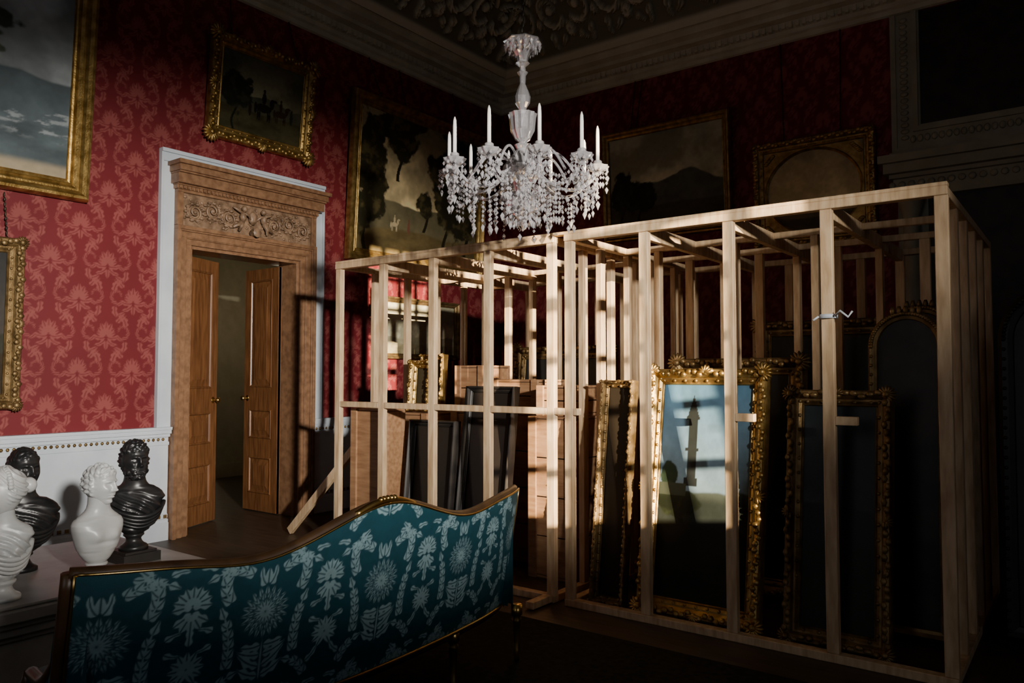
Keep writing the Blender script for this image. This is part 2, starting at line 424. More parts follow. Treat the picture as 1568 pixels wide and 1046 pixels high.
dc.box(3.86,5.34,2.892,3.20,0,.06,2)
dc.box(3.80,3.86,2.892,3.2,0,.085,0);dc.box(5.34,5.40,2.892,3.2,0,.085,0)
for z0,z1,e,p in ((3.20,3.225,.0,.09),(3.225,3.26,.015,.105),(3.26,3.27,.02,.12),(3.27,3.36,.04,.17),(3.36,3.375,.045,.20),(3.375,3.43,.055,.22),(3.43,3.468,.075,.25)):
    dc.box(3.80-e,5.40+e,z0,z1,0,p,0)
y=3.80
while y<5.38:
    dc.box(y,y+.022,3.228,3.256,.1,.125,0);y+=.04
def spiral(cy,cz,r,dirn,turn0):
    pts=[];rad=[]
    for i in range(36):
        t=i/35;a=turn0+dirn*t*4.2*PI*.9;rr=r*(1-.85*t)
        pts.append((cy+rr*math.cos(a),cz+rr*math.sin(a),.070+.025*t));rad.append(.013*(1-.4*t))
    dc.tube(pts,rad,6,2);dc.ell((cy,cz,.085),(.022,.022,.02),2)
    for i in range(10):
        a=2*PI*i/10;dc.ell((cy+r*1.05*math.cos(a),cz+r*.95*math.sin(a),.075),(.028,.016,.018),2,6,4)
for sgn in (-1,1):
    for k,cy in enumerate((.20,.38,.56)):
        spiral(4.6+sgn*(cy+.06),3.05+(.02 if k%2 else -.02),.085,sgn*(1 if k%2 else -1),PI/2)
    c=4.6+sgn*.12
    dc.ell((c,3.07,.10),(.035,.055,.035),2);dc.ell((c-sgn*.01,3.145,.11),(.028,.03,.028),2,10,7)
    dc.tube([(c,3.03,.10),(c+sgn*.06,2.98,.11),(c+sgn*.11,2.95,.10)],[.025,.022,.012],6,2)
    dc.tube([(c,3.03,.10),(c+sgn*.03,2.97,.12),(c+sgn*.04,2.92,.10)],[.025,.022,.012],6,2)
    dc.tube([(c,3.10,.11),(c-sgn*.05,3.09,.12),(c-sgn*.09,3.05,.10)],[.016,.014,.01],6,2)
    dc.tube([(c,3.10,.11),(c+sgn*.06,3.12,.12),(c+sgn*.11,3.15,.10)],[.016,.014,.01],6,2)
dc.ell((4.6,3.07,.09),(.05,.07,.03),2,10,6);dc.lathe([(.0,0),(.04,.0),(.03,.04),(.05,.08)],(4.6,2.92,.09),8,2)
random.seed(3)
for i in range(150):
    dc.ell((random.uniform(3.88,5.32),random.uniform(2.91,3.18),.062),(random.uniform(.01,.025),random.uniform(.008,.018),.016),2,6,4)
dc.box(oy0-.001,oy0+.03,0,oz-.03,-T,.01,0);dc.box(oy1-.03,oy1+.001,0,oz-.03,-T,.01,0);dc.box(oy0,oy1,oz-.03,oz+.001,-T,.01,0)
trim=dc.build('trim_doorcase',[OAKH,WHITE,OAKC],bevel=.003)
def leafdoor(name,hx,hy,ang,w,knob_u):
    du=np.array([math.cos(ang),math.sin(ang),0]);n=np.array([du[1],-du[0],0])
    M=np.eye(4);M[:3,0]=du;M[:3,1]=(0,0,1);M[:3,2]=n;M[:3,3]=(hx,hy,0)
    m=MB(M);h=2.67;th=.022
    m.box(0,w,.012,h,-th+.008,th-.008)
    st=.10
    rails=[(.012,.20),(.60,.80),(1.12,1.36),(2.55,h)]
    m.box(0,st,.012,h,-th,th);m.box(w-st,w,.012,h,-th,th)
    for z0,z1 in rails:m.box(st-.001,w-st+.001,z0,z1,-th,th)
    for z0,z1 in ((.20,.60),(.80,1.12),(1.36,2.55)):
        for sg in (1,-1):
            Mm=np.eye(4);Mm[:3,3]=(w/2,(z0+z1)/2,0)
            if sg<0:Mm[2,2]=-1;Mm[0,0]=-1
            pw=w-2*st;ph=z1-z0
            m.frame(pw-.05,ph-.05,[(0,th-.006),(.006,th+.004),(.014,th+.010),(.025,th+.001)],0,Mm)
            m.frame(pw-.18,ph-.18,[(0,th+.008),(.0,th+.004),(.055,th-.008)],0,Mm)
            a=(pw-.18)/2;b_=(ph-.18)/2
            m.add([(-a,-b_,th+.008),(a,-b_,th+.008),(a,b_,th+.008),(-a,b_,th+.008)],[(0,1,2,3)],0,False,Mm)
    for sg in (1,-1):
        m.tube([(knob_u,1.24,sg*th),(knob_u,1.24,sg*(th+.05))],.009,8,1)
        m.ell((knob_u,1.24,sg*(th+.06)),(.028,.028,.022),1,10,8)
        m.ell((knob_u,1.24,sg*(th)),(.03,.035,.006),1,10,6)
    return m.build(name,[OAK,BRASS])
leafdoor('door_1',XL-.24,oy0+.05,PI/2+r_(24),.60,.54)
leafdoor('door_2',XL-.22,oy1-.065,PI,.60,.54)
ro=MB()
ro.box(-10.3,-10.2,2,9,0,3.6);ro.box(-10.2,XL-T,8.0,8.1,0,3.6);ro.box(-10.2,XL-T,2,2.1,0,3.6);ro.box(-10.3,XL-T,2,8.1,3.5,3.6)
ro.box(-10.2,-10.14,5.2,5.35,0,2.5);ro.box(-10.2,-10.14,6.3,6.45,0,2.5);ro.box(-10.2,-10.14,5.2,6.45,2.5,2.65);ro.box(-10.2,-10.17,2,8,0,.2)
ro.build('wall_next_room',[PALE])

# ------------------------------------------------------------------ paintings
def trees(C,X,Y,lst,seed):
    for i,(cx,cy,rx,ry,col,hl) in enumerate(lst):
        n=fbm(X,Y,7,5,seed+i*3)
        d=np.sqrt(((X-cx)/rx)**2+((Y-cy)/ry)**2)+(n-.5)*1.5
        k=sst(-d,-1.05,-.9)[...,None]
        tr=(np.abs(X-cx+(.03*np.sin(Y*14)))<.012+.01*(cy-Y))&(Y<cy)&(Y>cy-ry*1.9)
        C=np.where(tr[...,None],np.array(col)*.8,C)
        n2=fbm(X,Y,16,4,seed+50+i)[...,None]
        f=np.array(col)+np.array(hl)*sst(n2,.45,.75)
        C=C*(1-k)+f*k
    return C
def land(w,h,res,sky0,sky1,far,ground,tl,hor=.35,seed=1,mount=0,cloud=.5,ext=None):
    nu=int(w/res);nv=int(h/res)
    X,Y=np.meshgrid(np.linspace(0,w/h,nu),np.linspace(0,1,nv))
    t=np.clip((Y-hor)/(1-hor),0,1)[...,None]
    C=np.array(sky1)*(1-t)+np.array(sky0)*t
    cl=fbm(X,Y,2.6,5,seed)[...,None];C=C*(1+cloud*(sst(cl,.4,.7)*1.6-.5))
    ridge=hor+.03+.10*(fbm(X,Y*0,3,4,seed+9)-.4)
    if mount:ridge=ridge+mount*np.exp(-((X-w/h*.68)/.28)**2)+mount*.5*np.exp(-((X-w/h*.2)/.3)**2)
    k=sst(ridge-Y,0,.012)[...,None];C=C*(1-k)+np.array(far)*(.7+.7*fbm(X,Y,9,4,seed+4)[...,None])*k
    gl=hor-.10+.06*(fbm(X,Y*0,2,3,seed+12)-.5)
    k=sst(gl-Y,0,.03)[...,None]
    C=C*(1-k)+np.array(ground)*(.35+1.3*fbm(X*1,Y*2.5,5,5,seed+3)[...,None])*k
    C=trees(C,X,Y,tl,seed+20)
    if ext is not None:C=ext(C,X,Y)
    C=C*(.85+.3*fbm(X,Y,30,3,seed+8)[...,None])
    return np.clip(C,0,1)
def figure(C,X,Y,cx,cy,s,col,horse=False):
    m=np.zeros_like(X,bool)
    E=lambda a,b_,c,d:(((X-cx-a*s)/(c*s))**2+((Y-cy-b_*s)/(d*s))**2)<1
    if horse:
        m|=E(0,.45,.32,.16)|E(.33,.68,.09,.2)|E(.43,.82,.12,.06)|E(-.34,.4,.06,.22)
        for q in (-.24,-.16,.18,.26):m|=E(q,.18,.035,.22)
        m|=E(0,.8,.09,.22)|E(0,1.08,.06,.07)
    else:
        m|=E(0,.5,.12,.45)|E(0,1.02,.08,.09)
    return np.where(m[...,None],np.array(col),C)
PROF_P=[(0,.012),(.06,.022),(.14,.018),(.30,.030),(.42,.030),(.55,.048),(.72,.062),(.88,.060),(.96,.045),(1.0,.03),(1.0,-.015)]
def mats_left(y,z,tilt,h,dep=.02):
    s_,c_=math.sin(tilt),math.cos(tilt)
    M=np.eye(4);M[:3,0]=(0,1,0);M[:3,1]=(s_,0,c_);M[:3,2]=(c_,0,-s_);M[:3,3]=(XL+dep+h/2*s_,y,z);return M
def mats_far(x,z,tilt,h,dep=.02):
    s_,c_=math.sin(tilt),math.cos(tilt)
    M=np.eye(4);M[:3,0]=(1,0,0);M[:3,1]=(0,-s_,c_);M[:3,2]=(0,-c_,-s_);M[:3,3]=(x,YF-dep-h/2*s_,z);return M
def mats_lean(x,yb,t,h,zb=0.02,yaw=0):
    s_,c_=math.sin(t),math.cos(t);cy_,sy_=math.cos(yaw),math.sin(yaw)
    u=np.array((cy_,sy_,0));bk=np.array((-sy_,cy_,0))
    v=bk*s_+np.array((0,0,c_));n=np.cross(u,v)
    M=np.eye(4);M[:3,0]=u;M[:3,1]=v;M[:3,2]=n;M[:3,3]=np.array((x,yb,zb))+v*h/2;return M
def ornate(m,w,h,fw,mt,k=1.0,sp=.04):
    a=w/2+fw*.72;b_=h/2+fw*.72
    for (L,ax) in ((a,0),(b_,1)):
        n=int(2*L/sp)
        for i in range(n+1):
            t=-L+2*L*i/n
            for sg in (-1,1):
                off=fw*.12*math.sin(i*1.9)
                p=(t,sg*(b_+off)) if ax==0 else (sg*(a+off),t)
                r1=sp*.62;r2=fw*.20
                m.ell((p[0],p[1],.058),((r1 if ax==0 else r2),(r2 if ax==0 else r1),.018*k),mt,6,4)
                if i%2==0:
                    q=(t,sg*(h/2+fw*.25)) if ax==0 else (sg*(w/2+fw*.25),t)
                    m.ell((q[0],q[1],.026),(.012,.012,.01),mt,6,4)
    for sx in (-1,1):
        for sy in (-1,1):
            cx,cy=sx*a,sy*b_
            for q in range(9):
                an=math.atan2(sy,sx)+(q-4)*.42
                rr=fw*.62*k
                M=np.eye(4);M[0,0]=math.cos(an);M[0,1]=-math.sin(an);M[1,0]=math.sin(an);M[1,1]=math.cos(an);M[:3,3]=(cx+rr*.5*math.cos(an),cy+rr*.5*math.sin(an),.06)
                m.ell((0,0,0),(rr*.55,rr*.17,.022),mt,8,5,M)
            m.ell((cx,cy,.075),(fw*.22,fw*.22,.02),mt)
    for (cx,cy) in ((a,0),(-a,0),(0,b_),(0,-b_)):
        for q in range(7):
            an=math.atan2(cy,cx)+(q-3)*.5;rr=fw*.5*k
            M=np.eye(4);M[0,0]=math.cos(an);M[0,1]=-math.sin(an);M[1,0]=math.sin(an);M[1,1]=math.cos(an);M[:3,3]=(cx+rr*.4*math.cos(an),cy+rr*.4*math.sin(an),.06)
            m.ell((0,0,0),(rr*.6,rr*.2,.02),mt,8,5,M)
def picture(name,M,w,h,fw,C,gm=GILT,orn=False,chain=None,oval=False,dsc=1.0,k=1.0,sp=.04,inner=None):
    E=empty(name)
    iw,ih=w-2*fw,h-2*fw
    m=MB(M);m.frame(iw,ih,[(d*fw,n*dsc) for d,n in PROF_P],0)
    m.frame(iw,ih,[(fw*1.0,-.015),(0,-.015)],1)
    if inner:m.frame(iw-2*inner,ih-2*inner,[(0,.008),(.1*inner,.016),(inner*.5,.010),(inner,.014)],0)
    if orn:ornate(m,iw,ih,fw,0,k,sp)
    if oval:
        n=48;V=[];F=[]
        A,B=iw/2,ih/2
        for i in range(n):
            t=2*PI*i/n;c,s_=math.cos(t),math.sin(t)
            q=min(A/abs(c) if abs(c)>1e-6 else 9,B/abs(s_) if abs(s_)>1e-6 else 9)
            V+=[(c*A*.93,s_*B*.93,.012),(c*A*.97,s_*B*.97,.03),(c*A*.995,s_*B*.995,.022),(c*max(q,.001),s_*q,.022)]
        for i in range(n):
            j=(i+1)%n
            for r in range(3):F.append((i*4+r,i*4+r+1,j*4+r+1,j*4+r))
        m.add(V,F,0)
        for sx in(-1,1):
            for sy in (-1,1):
                for q in range(6):m.ell((sx*A*(.80+.03*q),sy*B*(.92-.035*q),.03),(.03,.02,.014),0,6,4)
    m.build('frame',[gm,BLACKF],E)
    nv,nu,_=C.shape
    U,V=np.meshgrid(np.linspace(-iw/2,iw/2,nu),np.linspace(-ih/2,ih/2,nv))
    P=np.stack([U,V,np.full_like(U,.006)],-1)@M[:3,:3].T+M[:3,3]
    gridobj('canvas',P,C,COL_PAINT,E)
    m=MB(M);m.box(-iw/2,iw/2,-ih/2,ih/2,-.012,.002);m.build('stretcher',[CANB],E)
    if chain:
        m=MB()
        for off,top in chain:
            p=(M@np.array([off,h/2-.02,-.0,1]))[:3]
            q=np.array(top,float)
            n=int(np.linalg.norm(q-p)/.035)
            for i in range(n):
                c=p+(q-p)*(i+.5)/n
                m.ell(c,(.007,.007,.022) if i%2 else (.010,.010,.018),0,6,4)
        m.build('chain',[CHAIN],E)
    return E
res=.008
def e1(C,X,Y):
    wv=sst(fbm(X*3,Y*10,6,5,77),.52,.68)*((Y<.27)&(Y>.06))*sst(fbm(X*2,Y*3,3,3,78),.3,.6)
    C=C*(1-wv[...,None]*.6)+np.array((.42,.46,.47))*wv[...,None]*.6
    k=sst(-Y,-.075,-.04)[...,None];C=C*(1-k)+np.array((.36,.30,.20))*k
    return C
GR=((.035,.045,.035),(.05,.06,.035))
C=land(2.2,2.1,res,(.12,.155,.19),(.36,.40,.41),(.085,.11,.12),(.10,.13,.14),[(.70,.58,.14,.05,*GR),(.66,.52,.12,.04,*GR),(.70,.46,.10,.03,*GR),(.15,.75,.3,.35,*GR)],.34,11,.05,.6,e1)
picture('seascape_painting',mats_left(1.81,4.10,.07,2.3,.03),2.4,2.3,.14,C,GILT,chain=[(-.7,(XL+.02,1.1,ZC)),(.7,(XL+.02,2.5,ZC))],dsc=1.5,inner=.03)
C=land(.8,1.1,.012,(.03,.03,.03),(.07,.06,.05),(.03,.03,.02),(.03,.02,.01),[],.4,21)
picture('portrait_painting',mats_left(2.06,1.90,.03,1.34,.02),.96,1.34,.12,C,GILTD,orn=True,k=.7,chain=[(.36,(XL+.03,2.40,2.93))])
def e2(C,X,Y):
    C=figure(C,X,Y,.62,.22,.36,(.012,.008,.006),True);C=figure(C,X,Y,.88,.24,.28,(.03,.014,.008),True)
    C=figure(C,X,Y,.42,.22,.20,(.02,.012,.008));C=figure(C,X,Y,1.05,.25,.2,(.02,.02,.012));return C
C=land(.96,.8,.006,(.07,.07,.052),(.15,.14,.08),(.05,.05,.03),(.045,.04,.018),[(.2,.5,.22,.3,(.012,.014,.008),(.02,.02,.01))],.42,31,.05,.5,e2)
picture('hunting_scene_painting',mats_left(4.70,4.32,.10,1.03,.03),1.22,1.03,.135,C,GILT,orn=True,k=1.1,chain=[(-.4,(XL+.02,4.35,ZC)),(.4,(XL+.02,5.05,ZC))])
def e3(C,X,Y):
    C=figure(C,X,Y,.36,.18,.10,(.55,.44,.25),True);C=figure(C,X,Y,.5,.17,.10,(.20,.08,.05));return C
C=land(2.2,1.75,res,(.34,.29,.17),(.85,.66,.34),(.16,.135,.07),(.15,.11,.045),
 [(.10,.55,.16,.42,(.030,.026,.012),(.08,.06,.022)),(.36,.92,.26,.10,(.035,.030,.014),(.09,.07,.025)),(.40,.76,.15,.12,(.04,.034,.016),(.12,.085,.03)),(.66,.42,.10,.11,(.03,.027,.014),(.09,.07,.025)),(.90,.60,.20,.34,(.03,.027,.014),(.08,.06,.022)),(1.15,.6,.2,.4,(.03,.027,.014),(.08,.06,.022))],.30,41,.04,.6,e3)
picture('woodland_landscape_painting',mats_left(7.06,3.80,.06,1.96,.03),2.42,1.96,.12,C,GILT,chain=[(-.75,(XL+.02,6.2,ZC)),(.7,(XL+.02,7.7,ZC)),(-.35,(XL+.02,6.7,ZC))],dsc=1.2,inner=.03)
C=land(1.2,.6,.012,(.50,.46,.30),(.6,.55,.36),(.45,.40,.25),(.35,.30,.17),[],.3,51)
picture('panoramic_painting',mats_left(7.1,2.07,.0,.76,.02),1.42,.76,.07,C,GILTD)
C=land(1.5,1.2,.012,(.26,.26,.18),(.46,.42,.26),(.09,.095,.07),(.055,.05,.03),[(.15,.42,.2,.2,(.015,.016,.01),(.02,.02,.01)),(.35,.35,.2,.15,(.012,.014,.009),(.02,.02,.01))],.38,61,.16,.5)
picture('mountain_landscape_painting',mats_far(-4.18,3.92,.05,1.42,.03),1.72,1.42,.10,C,GILT,chain=[(-.45,(-4.6,YF-.02,ZC)),(-.38,(-4.5,YF-.02,ZC))])
def e5(C,X,Y):
    for i in range(18):
        x=.25+i*.05;hh=.36+.05*((i*7)%5)/5
        C=np.where(((np.abs(X-x)<.02)&(Y<hh)&(Y>.3))[...,None],np.array((.08,.06,.025)),C)
    return C
C=land(1.05,.95,.010,(.26,.21,.12),(.75,.58,.28),(.14,.11,.05),(.08,.06,.025),[],.33,71,0,.3,e5)
picture('oval_framed_painting',mats_far(-2.40,3.53,.05,1.2,.03),1.3,1.2,.12,C,GILT,orn=True,k=.6,oval=True,chain=[(-.3,(-2.75,YF-.02,ZC)),(.3,(-2.1,YF-.02,ZC))])
# doorcase / overmantel on far wall
om=MB(np.array([[1,0,0,0],[0,0,-1,YF],[0,1,0,0],[0,0,0,1.]]))
x0,x1=-1.60,1.0
for a,b_,p in ((0,.05,.06),(.05,.20,.04),(.20,.25,.07),(.25,.27,.04)):
    om.box(x0+a,x0+b_,3.8+b_,5.26,0,p);om.box(x1-b_,x1-a,3.8+b_,5.26,0,p)
    om.box(x0+a,x1-a,3.8+a,3.8+b_,0,p)
om.box(x0+.27,x1-.27,4.07,5.26,0,.02,1)
z=3.95
while z<5.2:
    for xx in (x0+.125,x1-.125):om.ell((xx,z,.05),(.04,.028,.02),0,8,4)
    z+=.065
xx=x0+.2
while xx<x1-.15:
    om.ell((xx,3.925,.05),(.028,.04,.02),0,8,4);xx+=.065
for z0,z1,e,p in ((3.32,3.40,.0,.10),(3.40,3.52,-.01,.08),(3.52,3.56,.02,.14),(3.56,3.66,.06,.22),(3.66,3.74,.10,.28),(3.74,3.80,.02,.10)):
    om.box(x0-e,x1+e,z0,z1,0,p)
xx=x0
while xx<x1:
    om.ell((xx,3.46,.085),(.035,.035,.015),0,8,4);xx+=.09
for xx in (-1.42,.82):
    om.box(xx-.14,xx+.14,0,3.32,0,.03)
    MM=om.M.copy()
    om.M=np.eye(4)
    om.lathe([(.12,0),(.12,.1),(.10,.14),(.09,.2),(.085,1.6),(.075,3.05),(.09,3.07),(.075,3.10),(.10,3.2),(.12,3.24),(.12,3.32)],(xx,YF-.13,0),20,0)
    om.M=MM
om.box(-1.28,.68,0,3.32,0,.02,1)
om.build('trim_overmantel',[mat('overmantel_paint',(.27,.25,.18),(.34,.32,.24),.7,scale=4),BLACKF])

# ------------------------------------------------------------------ timber cage
cg=MB()
YA,YB=4.3,6.3;HC=2.43;sw,sd=.062,.045
fx=[-5.03,-4.51,-3.97,-3.434,-2.89,-2.745,-2.197,-1.657,-1.115,-.57]
def stud(x,y,w=sw,d=sd,h=HC):cg.box(x-w/2,x+w/2,y-d/2,y+d/2,.045,h-.045)
for yy in (YA,YB):
    for x in fx:stud(x,yy)
    for a,b_ in ((fx[0],fx[4]),(fx[5],fx[9])):
        cg.box(a-sw/2,b_+sw/2,yy-.031,yy+.031,0,.045);cg.box(a-sw/2,b_+sw/2,yy-.031,yy+.031,HC-.045,HC)
cg.box(fx[0]-sw/2,fx[9]+sw/2,YA-.03,YA+.03,HC,HC+.02)
half=[(fx[i]+fx[i+1])/2 for i in (0,1,2,3,5,6,7,8)]
for x in half:stud(x,YB)
for k in range(4):
    cg.box(fx[k]+sw/2,fx[k+1]-sw/2,YA-sd/2,YA+sd/2,1.235,1.28)
for k in (5,7,8):cg.box(fx[k]+sw/2,fx[k]+.07 if k==5 else fx[k]+.14,YA-sd/2,YA+sd/2,1.235,1.28)
cg.box(fx[4]+sw/2,fx[5]-sw/2,YA-sd/2,YA+sd/2,1.235,1.28)
for x in (fx[0],fx[4],fx[5],fx[9]):
    for y in np.linspace(YA,YB,6)[1:-1]:
        cg.box(x-sd/2,x+sd/2,y-sw/2,y+sw/2,.045,HC-.045)
    cg.box(x-.03,x+.03,YA+.031,YB-.031,0,.045);cg.box(x-.03,x+.03,YA+.031,YB-.031,HC-.045,HC)
for x in fx[1:4]+fx[6:9]:
    cg.box(x-.022,x+.022,YA+.031,YB-.031,HC-.09,HC-.002)
for x in fx[1:4]+fx[6:9]:
    cg.box(x-sd/2,x+sd/2,5.6-sw/2,5.6+sw/2,.0,HC-.09)
for x in half[4:]+half[1:3]:
    cg.box(x-sw/2,x+sw/2,5.6-sd/2,5.6+sd/2,.0,HC-.045)
for x in (-2.47,-1.90,-1.38):
    cg.box(x-sd/2,x+sd/2,5.05-sw/2,5.05+sw/2,.0,HC-.045)
cg.box(fx[5]+.03,fx[9]-.03,5.028,5.072,HC-.045,HC-.003)
cg.box(fx[0]+.03,fx[4]-.03,5.578,5.622,HC-.045,HC-.003);cg.box(fx[5]+.03,fx[9]-.03,5.578,5.622,HC-.045,HC-.003)
for k in (0,1,2,3,5,6,7,8):cg.box(fx[k]+sw/2,fx[k+1]-sw/2,YB-sd/2+.002,YB+sd/2-.002,1.235,1.28)
cg.beam((-5.06,4.62,.98),(-6.08,4.62,.03),.045,.07)
cg.beam((-2.9,4.27,.03),(-2.9,4.05,.03),.06,.045)
cage=cg.build('timber_stud_cage',[PINE],bevel=.003)
tie=MB()
tie.lathe([(.045,0),(.05,.0),(.05,.022),(.045,.022)],(-1.115,4.3,1.80),12,0,sx=1,sy=.95)
tie.tube([(-1.07,4.26,1.81),(-1.04,4.245,1.835),(-1.0,4.24,1.80),(-.985,4.26,1.83)],.006,6,0)
tie.tube([(-1.155,4.265,1.81),(-1.18,4.25,1.79)],.006,6,0)
tie.build('cable_tie',[WHITE],cage)

# ------------------------------------------------------------------ contents
def crate(name,x0,x1,y0,y1,z0,z1,m=PINED,slats=3):
    c=MB();t=.018
    c.box(x0,x1,y0,y1,z0,z0+t);c.box(x0,x1,y0,y1,z1-t,z1)
    hh=(z1-z0-2*t)/slats
    for i in range(slats):
        a=z0+t+i*hh+.004;b_=z0+t+(i+1)*hh-.004
        c.box(x0,x1,y0,y0+t,a,b_);c.box(x0,x1,y1-t,y1,a,b_);c.box(x0,x0+t,y0+t,y1-t,a,b_);c.box(x1-t,x1,y0+t,y1-t,a,b_)
    w=min(.07,(x1-x0)*.2)
    for a in (x0,x1-w):
        c.box(a,a+w,y0-.018,y0,z0,z1);c.box(a,a+w,y1,y1+.018,z0,z1)
    return c.build(name,[m],bevel=.002)
crate('packing_crate',-4.98,-4.57,4.40,4.60,.0,1.22,PINED,1)
crate('packing_crate',-4.44,-3.50,5.05,5.50,.0,1.19,PINED,4)
crate('packing_crate',-3.40,-3.00,4.75,5.50,.0,1.19,PINED,4)
crate('wooden_box',-4.42,-4.10,5.08,5.42,1.192,1.58,PINED,2)
crate('wooden_box',-4.02,-3.54,5.08,5.45,1.192,1.46,PINED,2)
crate('wooden_box',-3.36,-3.04,4.80,5.20,1.192,1.42,PINED,2)
flat=lambda c,s=4:np.tile(np.array(c,float),(s,s,1))
def e7(C,X,Y):
    dk=sst(-Y,-.52,-.44)[...,None];C=C*(1-dk)+C*.35*dk
    DK=np.array((.022,.026,.024))
    tw=(np.abs(X-.17)<.024)&(Y<.84)&(Y>.52);C=np.where(tw[...,None],DK,C)
    sp=(np.abs(X-.17)<.034*(0.95-Y)/.11)&(Y>=.84)&(Y<.95);C=np.where(sp[...,None],DK,C)
    tw=(np.abs(X-.17)<.036)&(((Y<.85)&(Y>.835))|((Y<.70)&(Y>.685))|((Y<.56)&(Y>.52)));C=np.where(tw[...,None],DK,C)
    w2=(X<.15)&(Y>.47)&(Y<.53);C=np.where(w2[...,None],np.array((.05,.06,.04)),C)
    return C
C=land(.60,1.25,.006,(.075,.17,.26),(.20,.29,.35),(.06,.075,.06),(.04,.04,.025),[(.05,.57,.05,.06,(.02,.035,.02),(.03,.04,.02)),(.10,.44,.10,.05,(.03,.04,.02),(.04,.05,.02))],.45,81,0,.3,e7)
picture('leaning_gilt_framed_view',mats_lean(-1.93,4.42,.15,1.52,.03),.78,1.52,.10,C,GILT,orn=True,k=1.0,sp=.035)
picture('leaning_beaded_frame',mats_lean(-2.53,4.42,.12,1.45,.02),.25,1.45,.05,flat((.02,.015,.01)),GILTD,orn=True,k=.3,sp=.03)
picture('leaning_dark_painting',mats_lean(-1.14,4.45,.12,1.40,.02),.56,1.40,.09,land(.45,1.2,.02,(.02,.028,.032),(.035,.035,.035),(.015,.015,.015),(.015,.015,.01),[],.5,91),GILTD,orn=True,k=.9,sp=.04)
picture('leaning_black_framed_picture',mats_lean(-4.22,4.50,.10,1.12,.02),.50,1.12,.05,flat((.02,.016,.012)),BLACKF)
picture('leaning_black_framed_picture',mats_lean(-3.70,4.52,.13,1.40,.02),.48,1.40,.05,flat((.015,.012,.010)),BLACKF)
crate('packing_crate',-4.98,-4.53,4.85,5.55,.0,1.17,PINED,3)
picture('small_gilt_frame',mats_lean(-4.82,5.22,.08,.50,1.185),.28,.5,.05,flat((.05,.04,.02)),GILT,orn=True,k=.6)
picture('small_gilt_frame',mats_lean(-4.68,4.92,.08,.44,1.185),.26,.44,.07,flat((.05,.04,.02)),GILT,orn=True,k=.6)
picture('leaning_gilt_picture',mats_lean(-2.0,5.22,.08,1.6,.02),.95,1.6,.12,flat((.02,.02,.018)),GILTD,orn=True)
picture('leaning_wide_picture',mats_lean(-3.9,5.85,.1,1.75,.02),1.1,1.75,.12,flat((.02,.02,.018)),GILTD,orn=True)
picture('leaning_large_picture',mats_lean(-1.5,5.85,.1,1.9,.02),1.2,1.9,.12,flat((.02,.02,.018)),GILTD,orn=True)
def archframe(name,x,yb,t,w,h,yaw=0,gm=GILTD):
    M=mats_lean(x,yb,t,h,.02,yaw);m=MB(M);pts=[];n=18
    r=w/2
    out=[(-r,-h/2),(r,-h/2)]+[(r*math.cos(PI*i/n),h/2-r+r*math.sin(PI*i/n)) for i in range(n+1)]
    prof=[(1.0,-.02),(1.0,.02),(.93,.05),(.84,.035),(.76,.03),(.74,.01)]
    V=[];F=[];K=len(out)
    cy=h/2-r
    for s_,z in prof:
        ins=(1-s_)*r
        for i,(a,b_) in enumerate(out):
            if i==0:V.append((-r+ins,-h/2+ins,z))
            elif i==1:V.append((r-ins,-h/2+ins,z))
            else:
                th=PI*(i-2)/n;V.append(((r-ins)*math.cos(th),cy+(r-ins)*math.sin(th),z))
    for i in range(len(prof)-1):
        for j in range(K):
            k=(j+1)%K;F.append((i*K+j,i*K+k,(i+1)*K+k,(i+1)*K+j))
    m.add(V,F,0)
    last=(len(prof)-1)*K
    m.add(V[last:],[tuple(range(K))],1);m.add([(a,b_,-.02) for a,b_ in out],[tuple(range(K-1,-1,-1))],1)
    for i in range(40):
        th=PI*i/39;m.ell(((r*.9)*math.cos(th),cy+r*.9*math.sin(th),.045),.014,0,6,4)
    for sg in(-1,1):
        for i in range(30):m.ell((sg*r*.9,-h/2+.05+i*(h-r)/30,.045),.012,0,6,4)
    for q in range(5):m.ell((.035*(q-2),h/2-.01+.01*math.cos((q-2)*.5),.04),(.016,.03,.018),0,6,4)
    m.build(name,[gm,BLACKF])
archframe('arched_mirror',-.86,4.92,.06,.42,1.86)
archframe('arched_mirror',-.84,5.25,.06,.42,1.92)
archframe('arched_fire_screen',-.12,5.2,.06,.62,2.0,gm=BLACKF)
archframe('arched_fire_screen',.35,4.9,.05,.6,1.9,gm=BLACKF)

# ------------------------------------------------------------------ sofa
SX=-2.40;y0s,y1s=1.08,3.30
def ztop(y):
    t=(y-2.2)/1.1
    return .885+.10*np.exp(-(t/.27)**2)-.035*np.exp(-((np.abs(t)-.52)/.2)**2)+.015*np.abs(t)**4
def xback(y,z):
    t=(y-2.2)/1.1
    return SX+.03*np.cos(t*PI)+.10*(z-.3)/.6-.10*np.abs(t)**6
nu,nv=760,200
yy=np.linspace(y0s,y1s,nu);tt=np.linspace(0,1,nv)
Yg,Tg=np.meshgrid(yy,tt);Zg=.31+(ztop(Yg)-.31)*Tg;Xg=xback(Yg,Zg)
ks=1.18
m_=TS.sample((Yg-2.2)*ks+.31,(Zg-.62)*ks+.27)[...,None]
C=np.array((.008,.046,.062))*(1-m_)+np.array((.17,.26,.285))*m_
C=C*(.85+.3*fbm(Yg,Zg,40,3,3)[...,None])
P=np.stack([Xg,Yg,Zg],-1)
sofa=empty('sofa')
gridobj('back_upholstery',P,C,COL_SOFA,sofa)
P2=np.stack([Xg-.07-.03*np.sin(Tg*PI),Yg,Zg],-1)[::6,::6][:,::-1]
gridobj('back_cushion',P2,C[::6,::6][:,::-1],COL_SOFA,sofa)
s=MB()
ys=np.linspace(y0s,y1s,60)
s.tube([(xback(y,ztop(y))-.035,y,ztop(y)-.004) for y in ys],.024,10,0)
